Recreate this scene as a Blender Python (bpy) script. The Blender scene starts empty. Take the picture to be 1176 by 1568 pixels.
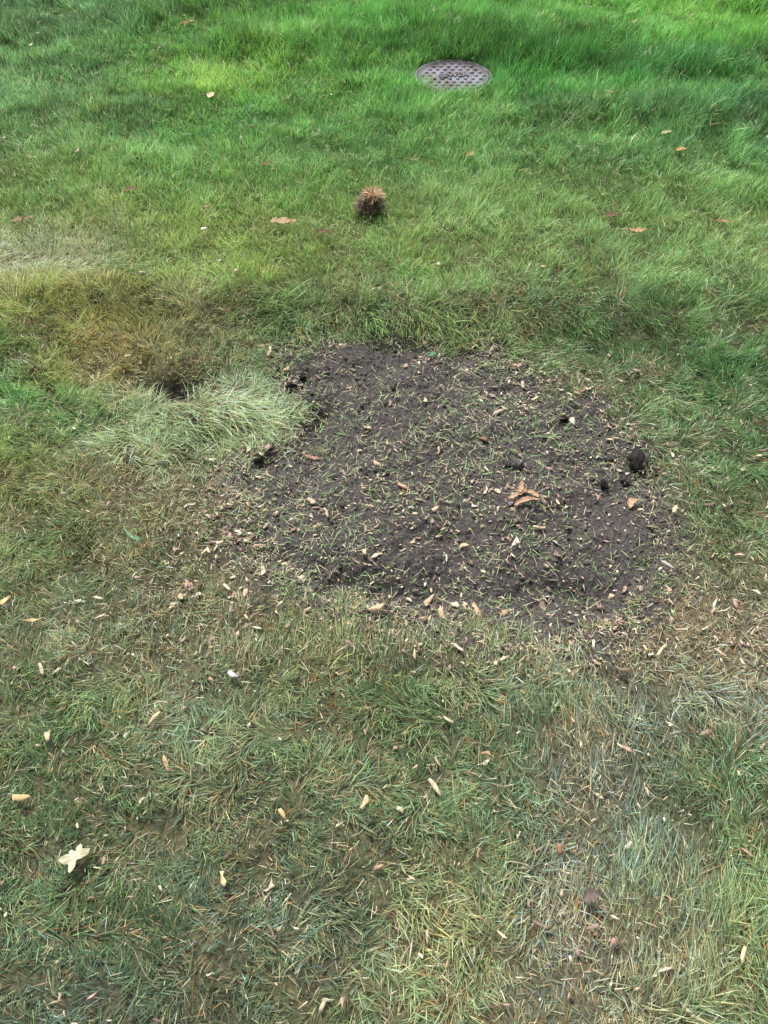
import bpy, math, numpy as np, bmesh
from mathutils import Vector
rng=np.random.default_rng(7)
R=math.radians

# ---------------------------------------------------------------- helpers
def lin(c):
    c=np.asarray(c,float)/255.
    return np.where(c<=.04045,c/12.92,((c+.055)/1.055)**2.4)
_tab=np.random.default_rng(99).random((256,256))
def vn(x,y):
    xi=np.floor(x).astype(int); yi=np.floor(y).astype(int)
    fx=x-xi; fy=y-yi
    fx=fx*fx*fx*(fx*(fx*6-15)+10); fy=fy*fy*fy*(fy*(fy*6-15)+10)
    a=_tab[xi&255,yi&255]; b=_tab[(xi+1)&255,yi&255]; c=_tab[xi&255,(yi+1)&255]; d=_tab[(xi+1)&255,(yi+1)&255]
    return (a*(1-fx)+b*fx)*(1-fy)+(c*(1-fx)+d*fx)*fy-.5
def fbm(x,y,s,o=3,seed=0.,g=.5):
    r=0;a=1.;
    for k in range(o):
        ca,sa=math.cos(.7*k+.3),math.sin(.7*k+.3)
        X=(x*ca-y*sa)/s+seed*7.31+k*13.7; Y=(x*sa+y*ca)/s+seed*3.17+k*5.3
        r=r+a*vn(X,Y); a*=g; s*=.5
    return r
def sst(a,b,x):
    t=np.clip((x-a)/(b-a),0,1); return t*t*(3-2*t)
def gs(x,y,cx,cy,rx,ry=None):
    ry=ry or rx
    return np.exp(-((x-cx)/rx)**2-((y-cy)/ry)**2)

# ---------------------------------------------------------------- layout (metres on the ground)
SOIL=np.array([(-0.245,1.924),(-0.100,1.947),(0.067,1.966),(0.232,1.924),(0.370,1.846),(0.510,1.757),(0.605,1.671),(0.661,1.563),(0.701,1.436),(0.711,1.319),(0.705,1.187),(0.67,1.066),(0.60,0.980),(0.52,0.922),(0.442,0.892),(0.322,0.885),(0.234,0.918),(0.159,0.945),(0.081,0.936),(0.003,0.963),(-0.080,0.964),(-0.166,1.00),(-0.224,1.06),(-0.278,1.115),(-0.335,1.176),(-0.36,1.252),(-0.38,1.365),(-0.34,1.461),(-0.25,1.511),(-0.225,1.589),(-0.25,1.699),(-.31,1.80),(-.29,1.88)])
def sdist(x,y):
    """signed distance to soil outline, positive inside"""
    x=np.asarray(x,float);y=np.asarray(y,float)
    d=np.full(x.shape,1e9); ins=np.zeros(x.shape,bool)
    n=len(SOIL)
    for i in range(n):
        ax,ay=SOIL[i];bx,by=SOIL[(i+1)%n]
        ex,ey=bx-ax,by-ay
        t=np.clip(((x-ax)*ex+(y-ay)*ey)/(ex*ex+ey*ey),0,1)
        d=np.minimum(d,np.hypot(x-ax-t*ex,y-ay-t*ey))
        c=((ay>y)!=(by>y))
        xs=(bx-ax)*(y-ay)/((by-ay) if by!=ay else 1e-9)+ax
        ins^=c&(x<xs)
    return np.where(ins,d,-d)+.035*fbm(x,y,.13,2,11.)
def wave(x,y): return sst(2.9,3.5,y)*fbm(x*.38,y,.27,2,8.)
def lawn(x,y):
    fade=1-sst(5.5,12,np.hypot(x,y))
    h=-.04*(1-sst(1.95,2.2,y+.04*np.sin(x*3)))
    h=h+.02*gs(0*x,y+.05*np.sin(x*2.3+1),0,2.14,1,.10)
    h=h+fade*(.030*fbm(x,y,.75,2,3.)+.014*fbm(x,y,.16,2,5.))
    h=h+fade*.065*wave(x,y)
    h=h-.07*gs(x,y,-.642,1.765,.08,.05)
    h=h+.03*gs(x,y,-.53,1.63,.12,.07)
    h=h+.02*gs(x,y,.15,.85,.35,.05)
    h=h+.02*gs(x,y,-.9,1.95,.35,.10)-.02*gs(x,y,-.95,1.78,.3,.06)
    d=np.hypot(x-.324,y-3.833)
    h=h*(sst(.17,.5,d))+(-.004)*(1-sst(.17,.5,d))-.03*(1-sst(.16,.175,d))
    return h
def soilz(x,y):
    sd=sdist(x,y)
    e=sd+.04*fbm(x,y,.07,3,21.)
    h=lawn(x,y)-.012
    h=h+.045*sst(.03,.35,sd)
    h=h-.034*gs(x,y,-.02,1.03,.17,.05)-.036*gs(x,y,.42,1.02,.13,.05)-.06*gs(x,y,-.20,1.65,.05,.05)
    h=h+.024*gs(x,y,-.11,1.86,.14,.06)-.01*gs(x,y,.25,1.45,.3,.08)
    h=h+.016*fbm(x,y,.11,3,31.)+.011*fbm(x,y,.035,3,41.,.6)
    r=fbm(x,y,.014,2,51.)
    h=h+.011*np.abs(r)
    h=h-.045*sst(.01,-.055,e)
    return h
def ground(x,y):
    return lawn(x,y)-.09*sst(.0,.05,sdist(x,y))
def surf(x,y):
    sd=sdist(x,y)
    return np.where(sd>-.05,np.maximum(soilz(x,y),ground(x,y)),ground(x,y))

# ---------------------------------------------------------------- mesh builder
def mkmesh(name,V,faces_flat,sizes,col=None,mat=None,smooth=False):
    me=bpy.data.meshes.new(name)
    V=np.ascontiguousarray(V,dtype=np.float32)
    me.vertices.add(len(V)); me.vertices.foreach_set('co',V.ravel())
    faces_flat=np.ascontiguousarray(faces_flat,dtype=np.int32)
    sizes=np.asarray(sizes,dtype=np.int32)
    me.loops.add(len(faces_flat)); me.loops.foreach_set('vertex_index',faces_flat)
    me.polygons.add(len(sizes))
    st=np.zeros(len(sizes),np.int32); st[1:]=np.cumsum(sizes)[:-1]
    me.polygons.foreach_set('loop_start',st)
    if smooth: me.polygons.foreach_set('use_smooth',np.ones(len(sizes),bool))
    me.update(calc_edges=True)
    if col is not None:
        a=me.color_attributes.new('Col','FLOAT_COLOR','POINT')
        c=np.ones((len(V),4),np.float32); c[:,:3]=col
        a.data.foreach_set('color',c.ravel())
    ob=bpy.data.objects.new(name,me); bpy.context.collection.objects.link(ob)
    if mat: me.materials.append(mat)
    return ob
def gridmesh(name,xs,ys,zf,colf,mat):
    X,Y=np.meshgrid(xs,ys); Z=zf(X,Y)
    V=np.stack([X,Y,Z],-1).reshape(-1,3)
    nx,ny=len(xs),len(ys)
    i=np.arange(ny-1)[:,None]*nx+np.arange(nx-1)[None]
    F=np.stack([i,i+1,i+nx+1,i+nx],-1).reshape(-1,4)
    c=colf(X,Y).reshape(-1,3) if colf else None
    return mkmesh(name,V,F.ravel(),np.full(len(F),4),c,mat,True)

def ribbon_arrays(P,az,t0,t1,L,W,cb,ct,roll=None,nseg=3):
    N=len(P)
    if roll is None: roll=np.zeros(N)
    ts=np.linspace(0,1,nseg+1)
    prof={3:[.85,1.,.72,0],2:[.9,.85,0]}[nseg]
    cur=P.copy(); dh=np.stack([np.cos(az),np.sin(az)],-1)
    perp=np.stack([-np.sin(az)*np.cos(roll),np.cos(az)*np.cos(roll),np.sin(roll)],-1)
    vs=[];cs=[]
    for j,t in enumerate(ts):
        if j>0:
            tm=(ts[j-1]+t)/2; a=t0+(t1-t0)*tm; s=L/nseg
            cur=cur.copy(); cur[:,:2]+=dh*(np.sin(a)*s)[:,None]; cur[:,2]+=np.cos(a)*s
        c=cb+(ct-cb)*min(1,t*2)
        if j<nseg:
            o=perp*(W*prof[j]/2)[:,None]
            vs+= [cur-o,cur+o]; cs+=[c,c]
        else: vs.append(cur); cs.append(c)
    V=np.stack(vs,1); C=np.stack(cs,1); k=V.shape[1]
    loc=[];sz=[]
    for j in range(nseg-1):
        loc+=[2*j,2*j+1,2*j+3,2*j+2]; sz.append(4)
    j=nseg-1; loc+=[2*j,2*j+1,2*j+2]; sz.append(3)
    F=(np.arange(N)[:,None]*k+np.array(loc)[None]).ravel()
    return V.reshape(-1,3),F,np.tile(sz,N),C.reshape(-1,3)
def join(parts):
    V=[];F=[];S=[];C=[];o=0
    for v,f,s,c in parts:
        V.append(v);F.append(f+o);S.append(s);C.append(c);o+=len(v)
    return np.concatenate(V),np.concatenate(F),np.concatenate(S),np.concatenate(C)

# ---------------------------------------------------------------- materials
def newmat(name):
    m=bpy.data.materials.new(name); m.use_nodes=True
    nt=m.node_tree; nt.nodes.clear()
    return m,nt,nt.nodes,nt.links
def bladeMat(name,trans=.35,rough=.5,spec=.4):
    m,nt,N,Lk=newmat(name)
    o=N.new('ShaderNodeOutputMaterial'); p=N.new('ShaderNodeBsdfPrincipled'); t=N.new('ShaderNodeBsdfTranslucent'); mx=N.new('ShaderNodeMixShader')
    a=N.new('ShaderNodeAttribute'); a.attribute_name='Col'
    p.inputs['Roughness'].default_value=rough; p.inputs['Specular IOR Level'].default_value=spec
    mx.inputs[0].default_value=trans
    Lk.new(a.outputs['Color'],p.inputs['Base Color']); Lk.new(a.outputs['Color'],t.inputs['Color'])
    Lk.new(p.outputs[0],mx.inputs[1]); Lk.new(t.outputs[0],mx.inputs[2]); Lk.new(mx.outputs[0],o.inputs[0])
    return m
def dustMat(name,scale,lo,hi,rough=.95,bump=.4,bscale=None,attr=True,spec=.2):
    m,nt,N,Lk=newmat(name)
    o=N.new('ShaderNodeOutputMaterial'); p=N.new('ShaderNodeBsdfPrincipled')
    tc=N.new('ShaderNodeTexCoord'); n=N.new('ShaderNodeTexNoise'); n.inputs['Scale'].default_value=scale; n.inputs['Detail'].default_value=6; n.inputs['Roughness'].default_value=.7
    r=N.new('ShaderNodeValToRGB'); r.color_ramp.elements[0].position=.32; r.color_ramp.elements[1].position=.68
    r.color_ramp.elements[0].color=(*lo,1); r.color_ramp.elements[1].color=(*hi,1)
    Lk.new(tc.outputs['Object'],n.inputs['Vector']); Lk.new(n.outputs['Fac'],r.inputs[0])
    if attr:
        a=N.new('ShaderNodeAttribute'); a.attribute_name='Col'
        mx=N.new('ShaderNodeMix'); mx.data_type='RGBA'; mx.blend_type='MULTIPLY'; mx.inputs[0].default_value=1
        Lk.new(r.outputs[0],mx.inputs[6]); Lk.new(a.outputs['Color'],mx.inputs[7]); Lk.new(mx.outputs[2],p.inputs['Base Color'])
    else: Lk.new(r.outputs[0],p.inputs['Base Color'])
    b=N.new('ShaderNodeBump'); b.inputs['Strength'].default_value=bump; b.inputs['Distance'].default_value=.004
    n2=N.new('ShaderNodeTexNoise'); n2.inputs['Scale'].default_value=bscale or scale*2; n2.inputs['Detail'].default_value=5
    Lk.new(tc.outputs['Object'],n2.inputs['Vector']); Lk.new(n2.outputs['Fac'],b.inputs['Height']); Lk.new(b.outputs[0],p.inputs['Normal'])
    p.inputs['Roughness'].default_value=rough; p.inputs['Specular IOR Level'].default_value=spec
    Lk.new(p.outputs[0],o.inputs[0]); return m
M_grass=bladeMat('grass_blades',.34,.36,.6)
M_dry=bladeMat('dry_clippings',.2,.7,.25)
M_ground=dustMat('thatch_and_soil',90,(.35,.35,.35),(1.6,1.6,1.6),bump=1,bscale=260)
M_soil=dustMat('dark_soil',170,(.034,.031,.029),(.160,.146,.136),rough=1,bump=1,bscale=420,attr=False,spec=.1)
M_clod=dustMat('soil_crumbs',160,(.5,.5,.5),(1.5,1.5,1.5),rough=1,bump=.8,bscale=400,spec=.1)
M_chip=dustMat('wood_chip_fibres',120,(.7,.66,.62),(1.15,1.12,1.1),rough=.75,bump=.4,bscale=500,spec=.3)

# ---------------------------------------------------------------- colour field : x,y,(srgb of the turf), dead fraction, length cm, density
A=[
(-1.8,4.6,112,150,88,.04,6,1),(-.9,4.3,108,155,68,.03,6.5,1),(0,4.4,102,158,64,.02,7,1),(.9,4.5,104,162,62,.02,7,1),(1.9,4.5,114,168,62,.02,7,1),
(-1.7,3.9,112,150,84,.05,5.5,1),(-.6,3.95,126,172,66,.02,6.5,1),(-.2,3.7,104,152,64,.02,6.5,1),(.35,4.05,82,134,54,.02,7.5,1),(.8,3.8,70,124,48,.02,7,1),(1.6,3.8,90,144,64,.02,7,1),
(-1.4,3.3,116,152,82,.06,5,1),(-.6,3.3,104,150,70,.04,5.5,1),(.1,3.3,112,158,72,.03,6,1),(.8,3.3,112,156,78,.03,6.2,1),(1.5,3.3,100,148,78,.03,6.2,1),
(-1.3,2.85,124,158,78,.07,4.5,1),(-.4,2.85,124,164,76,.05,4.5,1),(.4,2.8,130,166,86,.05,5,1),(1.2,2.8,118,158,78,.05,5.2,1),
(-1.3,2.53,138,163,70,.10,4,.9),(-.5,2.53,142,172,80,.07,4,.9),(.3,2.5,138,168,86,.06,4.3,.9),(1.2,2.5,132,163,82,.07,4.6,.9),
(-1.25,2.33,186,196,152,.18,4.8,.9),(-.6,2.33,142,174,66,.08,4.5,.9),(.2,2.3,130,164,72,.07,4.8,1),(1.1,2.3,132,163,84,.09,5,1),
(-1.15,2.1,156,156,64,.24,4.8,1),(-.8,2.08,140,140,64,.25,5,1),(-.3,2.06,100,126,60,.16,6.2,1),(.2,2.06,106,126,66,.18,5.8,1),(.7,2.08,98,122,62,.16,5.3,1),(1.15,2.1,106,140,68,.1,5.3,1),
(-1.2,1.88,60,106,38,.06,6.5,1),(-.85,1.9,130,114,58,.36,4.5,.92),(-.5,1.92,106,126,76,.17,5.6,.9),(.65,1.85,86,110,60,.18,5,1),(1.1,1.88,66,106,50,.06,5.8,1),
(-1.05,1.65,68,110,44,.10,5.3,.9),(-.6,1.65,158,178,124,.08,8,1),(-.45,1.56,144,164,106,.12,7,1),(.83,1.62,76,96,54,.2,4,.85),(1.1,1.62,72,106,52,.08,5.2,1),
(-1,1.4,110,120,58,.22,4.1,.88),(-.55,1.42,132,128,88,.36,3.4,.6),(.85,1.4,82,98,58,.24,3.8,.8),(1.05,1.4,82,110,56,.14,4.5,.92),
(-.9,1.12,98,112,58,.2,4.1,.92),(-.5,1.15,100,108,66,.26,3.8,.7),(.83,1.12,90,104,64,.26,3.6,.75),(1.0,1.12,90,110,62,.2,4.1,.88),
(-.88,.9,96,110,66,.2,4.1,.92),(-.5,.9,100,106,74,.28,3.8,.82),(-.2,.9,106,114,70,.25,4.4,.92),(.2,.86,114,119,76,.25,4.8,.95),(.5,.82,118,116,86,.35,4,.8),(.85,.9,128,122,102,.42,3.2,.64),
(-.75,.7,80,100,54,.15,4.5,.95),(-.35,.7,90,102,66,.2,4.1,.9),(0,.7,88,106,60,.18,5,1),(.35,.7,92,116,72,.16,5.8,1),(.65,.7,120,130,104,.24,4.8,.84),
(-.65,.5,80,100,58,.17,4.5,.93),(-.2,.5,94,108,70,.2,4.2,.88),(.2,.5,92,114,72,.17,5,1),(.48,.52,122,124,98,.26,4.8,.75),(.75,.5,68,96,52,.15,4.8,1),
(-.6,.3,76,96,58,.17,4.5,.93),(-.2,.3,86,100,68,.2,4.1,.88),(.1,.3,116,124,76,.23,4.6,1),(.4,.28,122,124,98,.3,4.2,.78),(.65,.3,114,132,78,.16,5.5,1),
(-.5,.08,84,98,70,.2,4.5,.9),(0,.08,108,118,72,.2,4.8,.95),(.3,.08,120,124,92,.25,4.6,.88),(.6,.08,106,120,72,.16,5.3,1)]
A=np.array(A,float)
AC=lin(A[:,2:5])
def field(x,y):
    sh=x.shape; x=x.ravel(); y=y.ravel()
    xw=x+.12*fbm(x,y,.25,2,61.); yw=y+.12*fbm(x,y,.25,2,71.)
    W=0;C=0;D=0;L=0;Q=0
    sg=.08+.055*np.clip(y,0,6)
    for i in range(len(A)):
        w=np.exp(-((xw-A[i,0])**2+(1.6*(yw-A[i,1]))**2)/(2*sg*sg))+1e-9/(1+(xw-A[i,0])**2+(yw-A[i,1])**2)
        W=W+w; C=C+w[:,None]*AC[i]; D=D+w*A[i,5]; L=L+w*A[i,6]; Q=Q+w*A[i,7]
    return (C/W[:,None]).reshape(sh+(3,)),(D/W).reshape(sh),(L/W/100).reshape(sh),(Q/W).reshape(sh)

# ---------------------------------------------------------------- ground
def axis(lo,hi,step,far):
    core=np.arange(lo,hi+step/2,step); o=[];d=step;p=0
    while p<far: d*=1.22; p+=d; o.append(p)
    o=np.array(o); return np.concatenate([lo-o[::-1],core,hi+o])
def gcol(X,Y):
    C,D,L,Q=field(X,Y)
    thatch=np.array([.135,.120,.070]); dirt=np.array([.092,.082,.058])
    k=sst(-.25,.15,fbm(X,Y,.08,3,81.))[...,None]
    base=thatch*k+dirt*(1-k)
    far=sst(2.1,3.3,Y)[...,None]*.5+.3
    c=base*(1-far)+C*.45*far
    ed=sst(-.15,.0,sdist(X,Y))[...,None]
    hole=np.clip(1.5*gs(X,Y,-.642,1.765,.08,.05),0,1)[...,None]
    c=c*(1-ed)+np.array([.088,.080,.074])*ed
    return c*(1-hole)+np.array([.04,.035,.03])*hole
xs=axis(-2.6,2.6,.013,250); ys=axis(-.5,5.6,.013,250)
gridmesh('lawn_ground',xs,ys,ground,gcol,M_ground)
sx=np.arange(-.55,.88,.0033); sy=np.arange(.78,2.08,.0033)
gridmesh('bare_soil_patch',sx,sy,soilz,None,M_soil)

# ---------------------------------------------------------------- grass
def scatter(dens,x0,x1,y0,y1):
    n=int(dens*(x1-x0)*(y1-y0)); return rng.uniform(x0,x1,n),rng.uniform(y0,y1,n)
def halfw(y): return .5*(1.25+.62*y)
parts=[]
def grow(x,y,wide=1.,seg=3):
    n=len(x)
    C,D,L,Q=field(x,y)
    sd=sdist(x,y)
    e=sd+.17*fbm(x,y,.06,2,91.)+.06*fbm(x,y,.2,1,95.)
    bald=sst(.12,.32,fbm(x,y,.16,3,101.))*(1-sst(1.9,2.6,y))
    holes=np.maximum.reduce([.7*gs(x,y,.43,.50,.10,.06),.7*gs(x,y,.42,.25,.09,.05),.7*gs(x,y,-.05,.43,.08,.05),.95*gs(x,y,-.42,1.36,.10,.14),.85*gs(x,y,-.40,1.12,.08,.14),.75*gs(x,y,.78,1.25,.06,.3),.75*gs(x,y,.5,.86,.28,.04),.7*gs(x,y,.85,.9,.14,.09)])
    keep=Q*(1-.5*bald)*(1-.85*np.clip(holes,0,1))*sst(.045,-.10,e)
    keep*=1-np.clip(2.2*gs(x,y,-.642,1.765,.075,.045),0,1)
    spots=[(.027,.95,.03,.018),(-.24,1.04,.03,.02),(-.33,1.27,.02,.02),(.5,.93,.03,.012),(.3,.9,.05,.015),(-.1,.97,.05,.012),(.66,1.12,.02,.03),(.62,1.0,.03,.015)]
    sp=np.maximum.reduce([gs(x,y,*s_) for s_ in spots]); keep=np.maximum(keep,1.2*sp*(sp>.3))
    keep*=np.hypot(x-.324,y-3.833)>.182+.012*fbm(x,y,.05,2,3.)
    m=rng.random(n)<keep
    x,y,C,D,L,e,sd=x[m],y[m],C[m],D[m],L[m],e[m],sd[m]; n=len(x)
    tuft=fbm(x,y,.10,2,111.); tuft2=fbm(x,y,.035,2,121.)
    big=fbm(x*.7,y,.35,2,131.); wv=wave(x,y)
    near=1-sst(1.6,2.7,y)
    az=fbm(x,y,.45,1,141.)*7+fbm(x,y,.11,2,151.)*9+rng.normal(0,1,n)*(.7+.45*(1-near))
    z=surf(x,y)*(sd>0)+ground(x,y)*(sd<=0)
    lean=.26+.40*near+.5*np.abs(fbm(x,y,.14,2,161.))*1.6+rng.normal(0,.2,n)
    ridge=gs(0*x,y+.05*np.sin(x*2.3+1),0,2.05,1,.10)
    L=L*(1+.3*ridge)*(1-.35*sst(-.12,.0,e)*(y>1.05))
    L=L*(1-.6*np.clip(1.3*gs(x,y,-.642,1.83,.10,.07),0,1))
    for cx,cy,rx,ry,dr,lf in [(-.50,1.62,.15,.09,-.75,1.35),(-.40,2.02,.16,.07,.25,1.35),(.47,1.88,.15,.06,-.2,1.1),(.42,.66,.16,.10,1.6,1.2),(.5,.35,.2,.2,1.3,1.1),(-1.25,2.33,.45,.05,.1,1.2),(-.05,.86,.5,.05,1.5,1.1),(.15,2.03,.5,.05,-1.4,1.1)]:
        w=np.clip(1.3*gs(x,y,cx,cy,rx,ry),0,1); s=rng.random(n)<w*.85
        az=np.where(s,dr+rng.normal(0,.35,n),az); lean=np.where(s,1.0+rng.normal(0,.18,n),lean); L=np.where(s,L*lf,L)
    lean=np.clip(lean,0.03,1.4)
    bend=lean+rng.uniform(.1,.8,n)
    Ln=L*1.05*(.62+.5*rng.random(n))*(1+.65*tuft+.4*tuft2+(.5*big+.5*wv)*(1-near))
    Ln=np.clip(Ln,.010,.15)
    W=rng.uniform(.0010,.0024,n)*(1+.4*sst(2.3,4,y))*wide
    col=C*(1.50+.42*near)[:,None]
    br=np.exp(rng.normal(0,.42,n)-.07+.6*tuft+.4*big-.6*wv)  # wv term paints the shading of the far undulations into blade colour
    hue=rng.normal(0,1,n)+1.3*fbm(x,y,.2,2,171.)
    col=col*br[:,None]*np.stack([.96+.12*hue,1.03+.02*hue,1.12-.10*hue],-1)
    lum=(col*np.array([.25,.65,.10])).sum(-1,keepdims=True)
    col=col*.91+lum*.09*np.array([1.,1.,.95])
    bl=rng.random(n)<.12
    col=np.where(bl[:,None],col*np.array([.95,1.05,1.5])*1.2,col)
    dead=rng.random(n)<np.clip(.78*D*(1+1.8*fbm(x,y,.12,3,181.)),0,.9)
    rust=(rng.random(n)<.2+.7*np.maximum(gs(x,y,-.85,1.92,.2,.08),gs(x,y,-1.15,2.08,.1,.06)))
    tan=lin((196,182,142))*1.0; ru=lin((190,140,80))*.9
    dc=np.where(rust[:,None],ru,tan)*np.exp(rng.normal(0,.35,n))[:,None]
    col=np.where(dead[:,None],dc,col)
    bend=np.where(dead,bend+.4,bend); W=np.where(dead,W*.8,W)
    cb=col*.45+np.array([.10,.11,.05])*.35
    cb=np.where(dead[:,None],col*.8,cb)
    P=np.stack([x,y,z-.002],-1)
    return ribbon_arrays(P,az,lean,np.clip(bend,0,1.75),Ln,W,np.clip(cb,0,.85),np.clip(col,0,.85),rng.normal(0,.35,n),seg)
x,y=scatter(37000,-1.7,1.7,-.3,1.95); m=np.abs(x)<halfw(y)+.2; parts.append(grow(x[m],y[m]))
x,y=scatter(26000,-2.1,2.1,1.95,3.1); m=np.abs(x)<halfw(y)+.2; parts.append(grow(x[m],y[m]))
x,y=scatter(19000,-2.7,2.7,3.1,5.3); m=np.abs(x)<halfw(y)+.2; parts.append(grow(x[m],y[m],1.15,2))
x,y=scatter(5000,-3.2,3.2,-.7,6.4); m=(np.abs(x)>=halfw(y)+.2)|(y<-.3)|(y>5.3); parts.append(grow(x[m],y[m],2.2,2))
V,F,S,C=join(parts); print('blades verts',len(V))
mkmesh('grass',V,F,S,C,M_grass)

# ---------------------------------------------------------------- clippings
def clip(x,y,zoff,L,W,col,flat=(1.25,1.6)):
    n=len(x); az=rng.uniform(0,6.283,n)
    z=surf(x,y)+zoff
    t=rng.uniform(flat[0],flat[1],n)
    return ribbon_arrays(np.stack([x,y,z],-1),az,t,t+rng.uniform(-.1,.35,n),L,W,np.clip(col,0,.85),np.clip(col*1.1,0,.85),rng.normal(0,.4,n),2)
cp=[]
x,y=scatter(8500,-.45,.8,.85,2.0); sd=sdist(x,y); m=(sd>-.04)&(rng.random(len(x))<.42+1.1*fbm(x,y,.2,2,7.)+.3*gs(x,y,.1,1.4,.4,.3)); x,y=x[m],y[m]; n=len(x)
g=lin((132,165,104))*1.05*np.exp(rng.normal(0,.4,n))[:,None]; s=rng.random(n)<.4
g=np.where(s[:,None],lin((208,196,162))*1.,g)
cp.append(clip(x,y,rng.uniform(.002,.008,n),.008+.034*rng.random(n)**2.2,rng.uniform(.0009,.0019,n),g))
x,y=scatter(7500,-1.4,1.4,-.1,2.6); sd=sdist(x,y)
fr=.26+.9*gs(x,y,.85,.9,.2,.2)+.6*gs(x,y,-.5,1.2,.15,.35)+.5*gs(x,y,.45,.85,.35,.06)+.6*gs(x,y,-1.1,2.33,.6,.06)+.6*sst(-.17,-.02,sd)+.4*gs(x,y,.43,.35,.15,.25)+.4*gs(x,y,-.05,.43,.12,.1)
m=(sd<.03)&(np.abs(x)<halfw(y)+.2)&(rng.random(len(x))<fr); x,y=x[m],y[m]; n=len(x)
g=lin((206,192,156))*.95*np.exp(rng.normal(0,.4,n))[:,None]; s=rng.random(n)<.35
g=np.where(s[:,None],lin((150,185,122))*1.1,g); s=rng.random(n)<.2
g=np.where(s[:,None],lin((130,108,84))*1.,g)
cp.append(clip(x,y,rng.uniform(.002,.018,n),.006+.028*rng.random(n)**1.6,rng.uniform(.0009,.0019,n),g,(1.1,1.6)))
x,y=scatter(400,-2,2,2.5,4.8); m=(np.abs(x)<halfw(y)+.2)&(np.hypot(x-.324,y-3.833)>.2); x,y=x[m],y[m]; n=len(x)
cp.append(clip(x,y,rng.uniform(.01,.04,n),rng.uniform(.02,.05,n),rng.uniform(.0012,.0025,n),np.tile(lin((200,195,150))*.85,(n,1)),(.9,1.6)))
V,F,S,C=join(cp); mkmesh('grass_clippings',V,F,S,C,M_dry)

# ---------------------------------------------------------------- wood chips : splintered flat pieces
def chips(x,y,zoff,Ls,asp,col,th=.0008,tilt=.3):
    n=len(x); k=8
    bx=np.array([-1,-.55,.25,1,.85,.4,-.3,-.95])[None]; by=np.array([-.7,-.8,-1,-.6,.5,.8,1,.2])[None]
    px=(bx+rng.normal(0,.2,(n,k)))*(Ls/2)[:,None]; py=(by+rng.normal(0,.35,(n,k)))*(Ls*asp/2)[:,None]+px*rng.normal(0,.2,(n,1))
    curl=rng.normal(0,.18,n)[:,None]
    pz=curl*px*px/(Ls/2)[:,None]+rng.normal(0,.02,(n,k))*Ls[:,None]
    T=np.minimum(th,Ls*.08)[:,None]
    top=np.stack([px,py,pz+T],-1); bot=np.stack([px*.97,py*.97,pz-T],-1)
    Pl=np.concatenate([top,bot],1)
    az=rng.uniform(0,6.283,n); tx=rng.normal(0,tilt,n); ty=rng.normal(0,tilt,n)
    c,s=np.cos(tx)[:,None],np.sin(tx)[:,None]
    X,Y,Z=Pl[...,0],Pl[...,1],Pl[...,2]
    Y,Z=Y*c-Z*s,Y*s+Z*c
    c,s=np.cos(ty)[:,None],np.sin(ty)[:,None]
    X,Z=X*c+Z*s,-X*s+Z*c
    c,s=np.cos(az)[:,None],np.sin(az)[:,None]
    X,Y=X*c-Y*s,X*s+Y*c
    z=surf(x,y)+zoff
    V=np.stack([X+x[:,None],Y+y[:,None],Z+z[:,None]],-1).reshape(-1,3)
    loc=[];sz=[]
    for a,b,c2,d in ((0,1,6,7),(1,2,5,6),(2,3,4,5)):
        loc+=[a,b,c2,d]; sz.append(4); loc+=[d+k,c2+k,b+k,a+k]; sz.append(4)
    for j in range(k):
        a,b=j,(j+1)%k; loc+=[a,a+k,b+k,b]; sz.append(4)
    F=(np.arange(n)[:,None]*2*k+np.array(loc)[None]).ravel()
    C=np.repeat(col[:,None,:],2*k,1)*np.exp(rng.normal(0,.15,(n,2*k,1)))
    return V,F,np.tile(sz,n),np.clip(C,0,.85).reshape(-1,3)
def chipcol(n):
    pal=np.array([lin(c) for c in [(216,204,176),(206,186,156),(226,216,194),(180,154,130),(188,158,146),(152,134,120),(212,194,164),(166,146,138),(130,114,104),(222,210,184)]])
    return pal[rng.integers(0,len(pal),n)]*np.exp(rng.normal(0,.2,n))[:,None]
ch=[]
x,y=scatter(4200,-.45,.78,.86,1.96); sd=sdist(x,y)
m=(sd>-.03)&(rng.random(len(x))<.42+1.2*fbm(x,y,.25,3,17.)+.35*gs(x,y,0,1.45,.45,.3)); x,y=x[m],y[m]; n=len(x)
Ls=np.clip(.0052*np.exp(rng.normal(.2,.62,n)),.003,.028)
ch.append(chips(x,y,.004,Ls,rng.uniform(.15,.55,n),chipcol(n)))
x,y=scatter(5200,-.8,1.1,.6,1.95); sd=sdist(x,y)
fr=.95*gs(x,y,.4,.87,.35,.06)+.85*gs(x,y,-.43,1.2,.11,.3)+.7*gs(x,y,.85,.92,.15,.12)+.4*sst(-.15,-.01,sd)+.04+.6*gs(x,y,0,.93,.3,.04)
m=(sd<.02)&(rng.random(len(x))<fr); x,y=x[m],y[m]; n=len(x)
Ls=np.clip(.006*np.exp(rng.normal(.2,.6,n)),.004,.03)
ch.append(chips(x,y,rng.uniform(.004,.016,n),Ls,rng.uniform(.15,.5,n),chipcol(n)))
x,y=scatter(300,-1.1,1.1,0,1.9); m=(sdist(x,y)<-.02); x,y=x[m],y[m]; n=len(x)
Ls=np.clip(.008*np.exp(rng.normal(.1,.55,n)),.004,.03)
ch.append(chips(x,y,rng.uniform(.012,.028,n),Ls,rng.uniform(.15,.45,n),chipcol(n)))
x,y=scatter(9,-1.9,1.9,2.2,4.6); m=np.hypot(x-.324,y-3.833)>.25; x,y=x[m],y[m]; n=len(x)
ch.append(chips(x,y,rng.uniform(.02,.04,n),rng.uniform(.012,.03,n),rng.uniform(.3,.6,n),chipcol(n)*.8))
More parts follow.
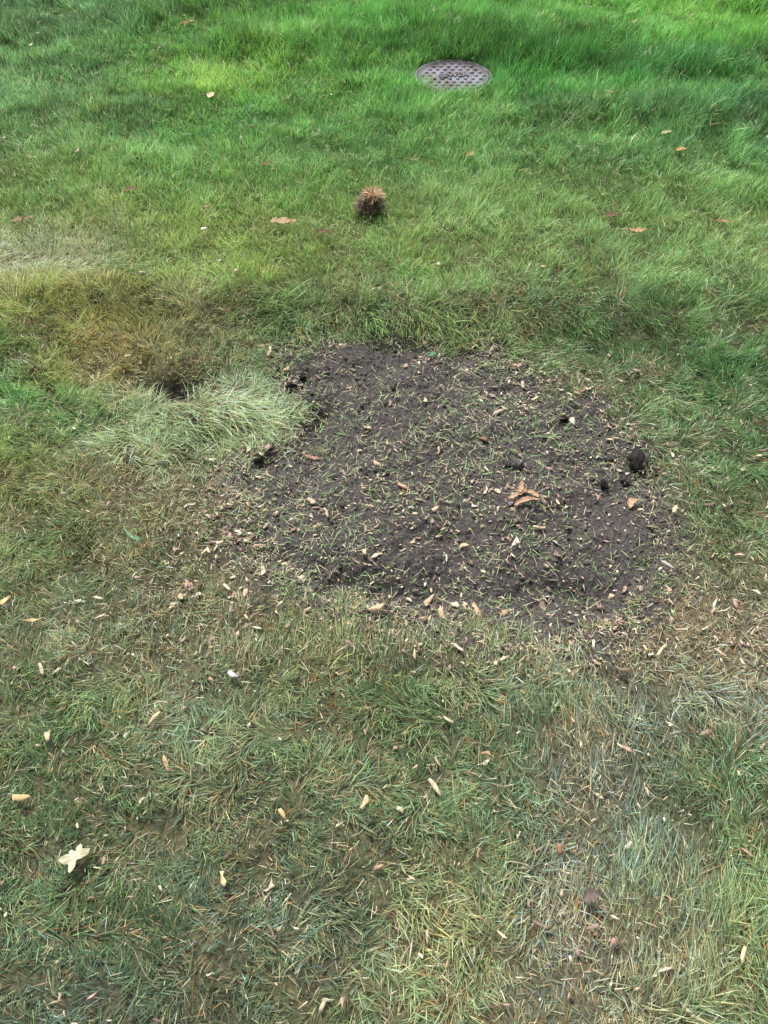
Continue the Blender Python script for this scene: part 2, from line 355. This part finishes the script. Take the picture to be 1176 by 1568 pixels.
big=[(-.198,1.462,.05,.3,(176,142,128)),(.76,1.252,.035,.45,(226,200,165)),(.70,1.08,.04,.25,(190,186,182)),(.14,.958,.05,.3,(206,176,146)),(.223,.969,.042,.32,(216,184,152)),(-.016,.955,.05,.3,(205,178,146)),(.111,1.009,.04,.3,(214,190,160)),
(-.334,.777,.025,.45,(205,205,215)),(-.446,.577,.055,.18,(205,184,140)),(-.2,.477,.024,.35,(205,184,140)),(-.04,.503,.028,.4,(212,190,155)),(.216,.607,.026,.4,(190,160,126)),(.103,.54,.035,.25,(214,200,172)),(-.303,.36,.03,.35,(220,205,160)),(.341,.417,.02,.45,(156,112,90)),
(.413,.257,.02,.5,(176,146,138)),(.64,.237,.03,.4,(226,216,165)),(-.707,.637,.026,.4,(220,204,165)),(-.907,.973,.034,.4,(216,190,140)),(-.823,.923,.035,.25,(186,164,120)),(-.728,.51,.04,.3,(206,184,138)),(-.492,.677,.035,.25,(216,198,160)),(.634,.846,.045,.25,(222,204,165)),
(.05,1.33,.03,.4,(200,165,140)),(.42,1.75,.03,.3,(200,180,160)),(.33,1.60,.05,.2,(180,170,150)),(.15,1.46,.028,.4,(205,180,150)),(-.02,1.42,.03,.35,(190,165,140)),(.28,1.5,.026,.4,(150,115,90)),(-.05,1.57,.032,.35,(210,190,160)),(.12,1.64,.028,.4,(205,180,150)),(.4,1.2,.03,.3,(215,195,165)),(.2,1.15,.035,.3,(205,180,150)),(-.15,1.25,.03,.3,(200,176,150)),(-.05,1.12,.028,.35,(215,195,165))]
for bx,by,bl,ba,bc in big:
    lawnp=sdist(np.array([bx]),np.array([by]))[0]<-.01
    ch.append(chips(np.array([bx]),np.array([by]),.028 if lawnp else .009,np.array([bl]),np.array([ba]),(lin(bc)*1.0)[None],.0009,.12))
V,F,S,C=join(ch); mkmesh('wood_chips',V,F,S,C,M_chip)

# ---------------------------------------------------------------- soil clods
def ico(sub):
    bm=bmesh.new(); bmesh.ops.create_icosphere(bm,subdivisions=sub,radius=1)
    V=np.array([v.co[:] for v in bm.verts]); F=np.array([[v.index for v in f.verts] for f in bm.faces]); bm.free(); return V,F
def clods(x,y,r,sub,col,sink=.3):
    n=len(x); V0,F0=ico(sub); k=len(V0)
    Q,_=np.linalg.qr(rng.normal(size=(n,3,3)))
    sc=rng.uniform(.65,1.15,(n,1,3))
    V=np.einsum('kj,nij->nki',V0,Q)
    for f,a in ((2.2,.20),(4.5,.14),(8,.06)):
        d=rng.normal(size=(n,1,3))*f; V=V*(1+a*np.sin((V*d).sum(-1,keepdims=True)+rng.uniform(0,6,(n,1,1))))
    V=V*(1+rng.normal(0,.07,(n,k,1)))
    V=V*sc*r[:,None,None]
    z=surf(x,y)+r*(1-sink*2)*.6
    V[...,0]+=x[:,None];V[...,1]+=y[:,None];V[...,2]+=z[:,None]
    F=(np.arange(n)[:,None,None]*k+F0[None]).reshape(-1)
    C=np.repeat(col[:,None,:],k,1).reshape(-1,3)
    return V.reshape(-1,3),F,np.full(n*len(F0),3),C
def soilcol(n):
    return np.array([.112,.103,.096])*np.exp(rng.normal(0,.38,n))[:,None]
cl=[]
x,y=scatter(13000,-.45,.8,.85,2.0); sd=sdist(x,y); m=(sd>-.035)&(rng.random(len(x))<.6+1.2*fbm(x,y,.12,3,27.)); x,y=x[m],y[m]; n=len(x)
cl.append(clods(x,y,.0014*np.exp(rng.exponential(.42,n)).clip(1,3),1,soilcol(n)))
x,y=scatter(300,-.45,.85,.85,2.0); sd=sdist(x,y); m=(sd>-.05)&(rng.random(len(x))<.3+1.3*fbm(x,y,.2,2,37.)+.5*gs(x,y,.6,1.4,.2,.25)+.4*gs(x,y,-.3,1.85,.15,.15)); x,y=x[m],y[m]; n=len(x)
cl.append(clods(x,y,rng.uniform(.0035,.009,n),2,soilcol(n)*.8))
bx=np.array([.70,.725,.66,.60,.63,.36,.34,-.28,-.25,.74,-.33,.1,.45,.52,-.30,-.35]);by=np.array([1.433,1.44,1.38,1.36,1.45,1.40,1.41,1.74,1.80,1.40,1.83,1.86,1.52,1.6,1.87,1.45])
br=np.array([.026,.018,.014,.013,.01,.015,.011,.015,.014,.012,.014,.012,.012,.011,.016,.012])
cl.append(clods(bx,by,br,3,soilcol(len(bx))*.45))
x,y=scatter(5500,-.9,1.1,.1,2.1); sd=sdist(x,y); m=(sd<0)&(rng.random(len(x))<.06+.8*sst(-.14,0,sd)+.3*gs(x,y,.43,.35,.12,.2)); x,y=x[m],y[m]; n=len(x)
cl.append(clods(x,y,rng.uniform(.0015,.0045,n),1,soilcol(n),.0))
V,F,S,C=join(cl); mkmesh('soil_clods',V,F,S,C,M_clod,True)

# ---------------------------------------------------------------- leaves
def leaf(name,x,y,L,W,az,col,lobes=0,z=.022,curl=.25,tilt=.15):
    n=15; us=np.linspace(0,1,n); V=[];r=np.random.default_rng(int(abs(x*1000+y*77)))
    prof=np.sin(np.pi*us**.8)**.75
    prof=np.clip(prof+r.normal(0,.10,n),0.02,2); prof[0]=.03;prof[-1]=.02
    js=[-1,-.5,0,.5,1]
    zs=float(surf(np.array([x]),np.array([y]))[0])+z
    bendy=r.normal(0,.25)
    for i,u in enumerate(us):
        for j in js:
            px=(u-.5)*L; py=j*prof[i]*W/2*(1+.15*r.normal())+bendy*L*((u-.5)**2*2); pz=abs(j)*W*curl*prof[i]+curl*L*.5*(u-.5)**2*2+r.normal()*L*.018
            pz+=px*tilt
            V.append((x+px*math.cos(az)-py*math.sin(az),y+px*math.sin(az)+py*math.cos(az),zs+pz))
    F=[]
    for i in range(n-1):
        for j in range(4): a=i*5+j; F+=[a,a+1,a+6,a+5]
    c=np.tile(lin(col)*.92,(len(V),1))*np.exp(r.normal(0,.14,(len(V),1)))
    return mkmesh(name,np.array(V),np.array(F),np.full(len(F)//4,4),c,M_dry,True)
# pale torn leaf: irregular pointed lobes around a centre
def lobed(name,x,y,rad,az,col,z):
    r=np.random.default_rng(5); angs=np.linspace(0,2*np.pi,48,endpoint=False)
    key=[(0,1.),(.35,.55),(.8,.9),(1.3,.4),(1.9,.7),(2.3,.45),(2.9,1.1),(3.5,.7),(3.9,1.25),(4.4,.4),(5.1,.4),(5.6,.4),(6.283,1.)]
    rr=np.interp(angs,[k[0] for k in key],[k[1] for k in key])+r.normal(0,.03,48)
    zs=float(surf(np.array([x]),np.array([y]))[0])+z; V=[(x,y,zs)]
    for s in (.5,1.):
        for a,q in zip(angs,rr): V.append((x+rad*q*s*math.cos(a+az),y+rad*q*s*math.sin(a+az)*.85,zs+rad*.18*s*s*math.sin(3*a)+r.normal()*.001))
    F=[];S=[]
    for i in range(48):
        j=(i+1)%48; F+=[0,1+i,1+j]; S.append(3); F+=[1+i,49+i,49+j,1+j]; S.append(4)
    return mkmesh(name,np.array(V),np.array(F),S,np.tile(lin(col)*.9,(len(V),1))*np.exp(r.normal(0,.06,(len(V),1))),M_dry,True)
lobed('fallen_leaf',-.587,.40,.03,.6,(236,228,192),.034)
for a in [(-.362,2.53,.11,.04,-.2,(186,160,124),0),(-.21,2.46,.06,.022,-.3,(110,92,74),0),(-.768,3.58,.045,.03,1.2,(226,208,176),0),(-.46,2.94,.045,.02,.3,(140,106,82),0),(.347,3.04,.045,.022,.8,(185,164,110),0),(.835,2.606,.05,.025,0,(122,92,78),0),
          (.91,2.50,.07,.022,-.2,(190,160,118),0),(1.213,2.53,.05,.022,-.5,(155,126,92),0),(1.16,3.19,.045,.02,.2,(215,195,150),0),(1.188,3.055,.045,.022,.1,(205,162,112),0),(1.276,4.40,.05,.022,.9,(190,185,100),0),(-1.0,4.40,.08,.03,.3,(160,140,104),0),(-1.3,2.55,.09,.03,.2,(150,134,98),0),(-.95,2.75,.05,.025,.2,(130,104,82),0),
          (.385,.334,.034,.022,.2,(120,106,100),0),(.66,1.30,.04,.02,.7,(205,170,135),0),(.70,1.425,.04,.03,1.2,(130,84,64),0)]:
    leaf('fallen_leaf',a[0],a[1],a[2],a[3],a[4],a[5],a[6],z=.034 if sdist(np.array([a[0]]),np.array([a[1]]))[0]<-.02 else .014)
for a in [(-.64,1.168,.075,.006,-.6,(120,180,140)),(.44,1.51,.10,.006,-.15,(125,160,105)),(.15,1.875,.028,.012,.5,(95,160,115))]:
    leaf('broad_grass_blade',a[0],a[1],a[2],a[3],a[4],a[5],0,z=.03 if a[0]<-.5 else .012)
for dx,dy,az,l in ((-.02,0,.5,.06),(.015,.005,-.6,.055),(0,-.018,.15,.07),(-.01,.02,1.3,.04)):
    leaf('dry_leaf_fragment',.368+dx,1.286+dy,l,.014,az,(200,166,136),0,z=.014,curl=.35)

# ---------------------------------------------------------------- turf plug
cx,cy=-.056,2.655; cz=float(lawn(np.array([cx]),np.array([cy]))[0])
n=1500; th=rng.uniform(0,6.283,n); rr=.05*np.sqrt(rng.random(n)); hh=rng.random(n)
px=cx+rr*np.cos(th)*(1.2-.8*hh)+.015*hh; py=cy+rr*np.sin(th)*(1.1-.7*hh); pz=cz+.01+hh*.07
c0=np.where((hh>.75)[:,None],lin((196,168,134))*.9,lin((146,128,112))*.9)*np.exp(rng.normal(0,.45,n))[:,None]
pr=ribbon_arrays(np.stack([px,py,pz],-1),th+rng.normal(0,.6,n),rng.uniform(.2,1.5,n),rng.uniform(.3,2.1,n),rng.uniform(.012,.038,n),rng.uniform(.0015,.003,n),c0,c0*1.1,rng.normal(0,.4,n),3)
V0,F0=ico(3)
d=1+.22*np.sin(V0[:,0]*5+1)*np.sin(V0[:,1]*4)+.12*np.sin(V0[:,2]*9+V0[:,0]*7)
Vc=V0*d[:,None]*np.array([.038,.034,.045])*(1-.25*V0[:,2:3])+np.array([cx,cy,cz+.03])
parts=[pr,(Vc,F0.ravel(),np.full(len(F0),3),np.tile(np.array([.085,.07,.06]),(len(Vc),1)))]
V,F,S,C=join(parts); mkmesh('turf_plug',V,F,S,C,M_dry)

# ---------------------------------------------------------------- cast iron cover
root=bpy.data.objects.new('manhole_cover',None); root.location=(.324,3.833,-.002); bpy.context.collection.objects.link(root)
m,nt,N,Lk=newmat('cast_iron')
o=N.new('ShaderNodeOutputMaterial'); p=N.new('ShaderNodeBsdfPrincipled'); tc=N.new('ShaderNodeTexCoord')
n1=N.new('ShaderNodeTexNoise'); n1.inputs['Scale'].default_value=14; n1.inputs['Detail'].default_value=8; n1.inputs['Roughness'].default_value=.6
r=N.new('ShaderNodeValToRGB'); e=r.color_ramp.elements; e[0].position=.38; e[0].color=(.09,.065,.055,1); e[1].position=.62; e[1].color=(.23,.23,.28,1)
n2=N.new('ShaderNodeTexNoise'); n2.inputs['Scale'].default_value=350; b=N.new('ShaderNodeBump'); b.inputs['Strength'].default_value=.3; b.inputs['Distance'].default_value=.002
Lk.new(tc.outputs['Object'],n1.inputs['Vector']); Lk.new(tc.outputs['Object'],n2.inputs['Vector']); Lk.new(n1.outputs['Fac'],r.inputs[0]); Lk.new(r.outputs[0],p.inputs['Base Color'])
Lk.new(n2.outputs['Fac'],b.inputs['Height']); Lk.new(b.outputs[0],p.inputs['Normal']); p.inputs['Roughness'].default_value=.45; p.inputs['Metallic'].default_value=.1; Lk.new(p.outputs[0],o.inputs[0])
M_iron=m
def lathe(name,prof,seg=96):
    V=[];F=[]
    for i in range(seg):
        a=2*math.pi*i/seg
        for rr,zz in prof: V.append((rr*math.cos(a),rr*math.sin(a),zz))
    k=len(prof)
    for i in range(seg):
        for j in range(k-1):
            a=i*k+j; b2=((i+1)%seg)*k+j; F.append((a,b2,b2+1,a+1))
    me=bpy.data.meshes.new(name); me.from_pydata(V,[],F); me.materials.append(M_iron)
    ob=bpy.data.objects.new(name,me); ob.parent=root; bpy.context.collection.objects.link(ob); return ob
lathe('lid',[(0.0005,.006),(.148,.006),(.150,.009),(.156,.009),(.158,.006),(.158,-.03)])
lathe('frame_ring',[(.161,-.03),(.161,.006),(.163,.008),(.172,.008),(.174,.005),(.174,-.03)])
V=[];F=[]
def stud(cx,cy,r=.007,h=.007,seg=10):
    o=len(V)
    for rr,zz in ((1,0),(.85,.75),(.45,1)):
        for i in range(seg): a=6.2832*i/seg; V.append((cx+r*1.3*rr*math.cos(a),cy+r*rr*math.sin(a),.006+h*zz))
    V.append((cx,cy,.006+h*1.05))
    for k in range(2):
        for i in range(seg): F.append((o+k*seg+i,o+k*seg+(i+1)%seg,o+(k+1)*seg+(i+1)%seg,o+(k+1)*seg+i))
    for i in range(seg): F.append((o+2*seg+i,o+2*seg+(i+1)%seg,o+3*seg))
for iy in range(-4,5):
    for ix in range(-4,5):
        cx2=(ix+.5*(iy%2))*.034; cy2=iy*.032
        if math.hypot(cx2,cy2)<.138 and not(abs(cy2)<.03 and abs(cx2)<.075): stud(cx2,cy2)
me=bpy.data.meshes.new('studs'); me.from_pydata(V,[],F); me.materials.append(M_iron); me.polygons.foreach_set('use_smooth',[True]*len(F))
ob=bpy.data.objects.new('studs',me); ob.parent=root; bpy.context.collection.objects.link(ob)
cu=bpy.data.curves.new('lettering','FONT'); cu.body='SEWER'; cu.size=.05; cu.extrude=.0035; cu.bevel_depth=.0005; cu.align_x='CENTER'; cu.align_y='CENTER'; cu.offset=.0006
ob=bpy.data.objects.new('lettering',cu); bpy.context.collection.objects.link(ob); cu.materials.append(M_iron)
ob.parent=root; ob.location=(0,0,.0085); ob.rotation_euler=(0,0,R(8)); ob.scale=(.85,1,1)
root.scale=(1.05,1.05,1)

# ---------------------------------------------------------------- light, sky, camera
w=bpy.data.worlds.new('World'); bpy.context.scene.world=w; w.use_nodes=True
nt=w.node_tree; bg=nt.nodes['Background']; sky=nt.nodes.new('ShaderNodeTexSky'); sky.sky_type='NISHITA'; sky.sun_disc=False
EL,AZ=60,-25
sky.sun_elevation=R(EL); sky.sun_rotation=R(AZ); sky.dust_density=4; sky.air_density=1
hs=nt.nodes.new('ShaderNodeHueSaturation'); hs.inputs['Saturation'].default_value=.5
nt.links.new(sky.outputs[0],hs.inputs['Color']); nt.links.new(hs.outputs[0],bg.inputs[0]); bg.inputs[1].default_value=.15
sd=bpy.data.lights.new('sun','SUN'); sd.energy=4.5; sd.angle=R(16); sd.color=(1,.975,.93)
so=bpy.data.objects.new('sun',sd); bpy.context.collection.objects.link(so)
dirv=Vector((math.sin(R(AZ))*math.cos(R(EL)),math.cos(R(AZ))*math.cos(R(EL)),math.sin(R(EL))))
so.rotation_euler=dirv.to_track_quat('Z','Y').to_euler(); so.location=dirv*20
cam=bpy.data.cameras.new('camera'); co=bpy.data.objects.new('camera',cam); bpy.context.collection.objects.link(co)
co.location=(0,0,1.55); co.rotation_euler=(R(90-51.5),0,0)
cam.sensor_fit='VERTICAL'; cam.sensor_height=36; cam.lens=27.05; cam.clip_end=1000; cam.clip_start=.02
sc=bpy.context.scene; sc.camera=co
sc.view_settings.view_transform='Standard'; sc.view_settings.look='None'; sc.view_settings.exposure=0
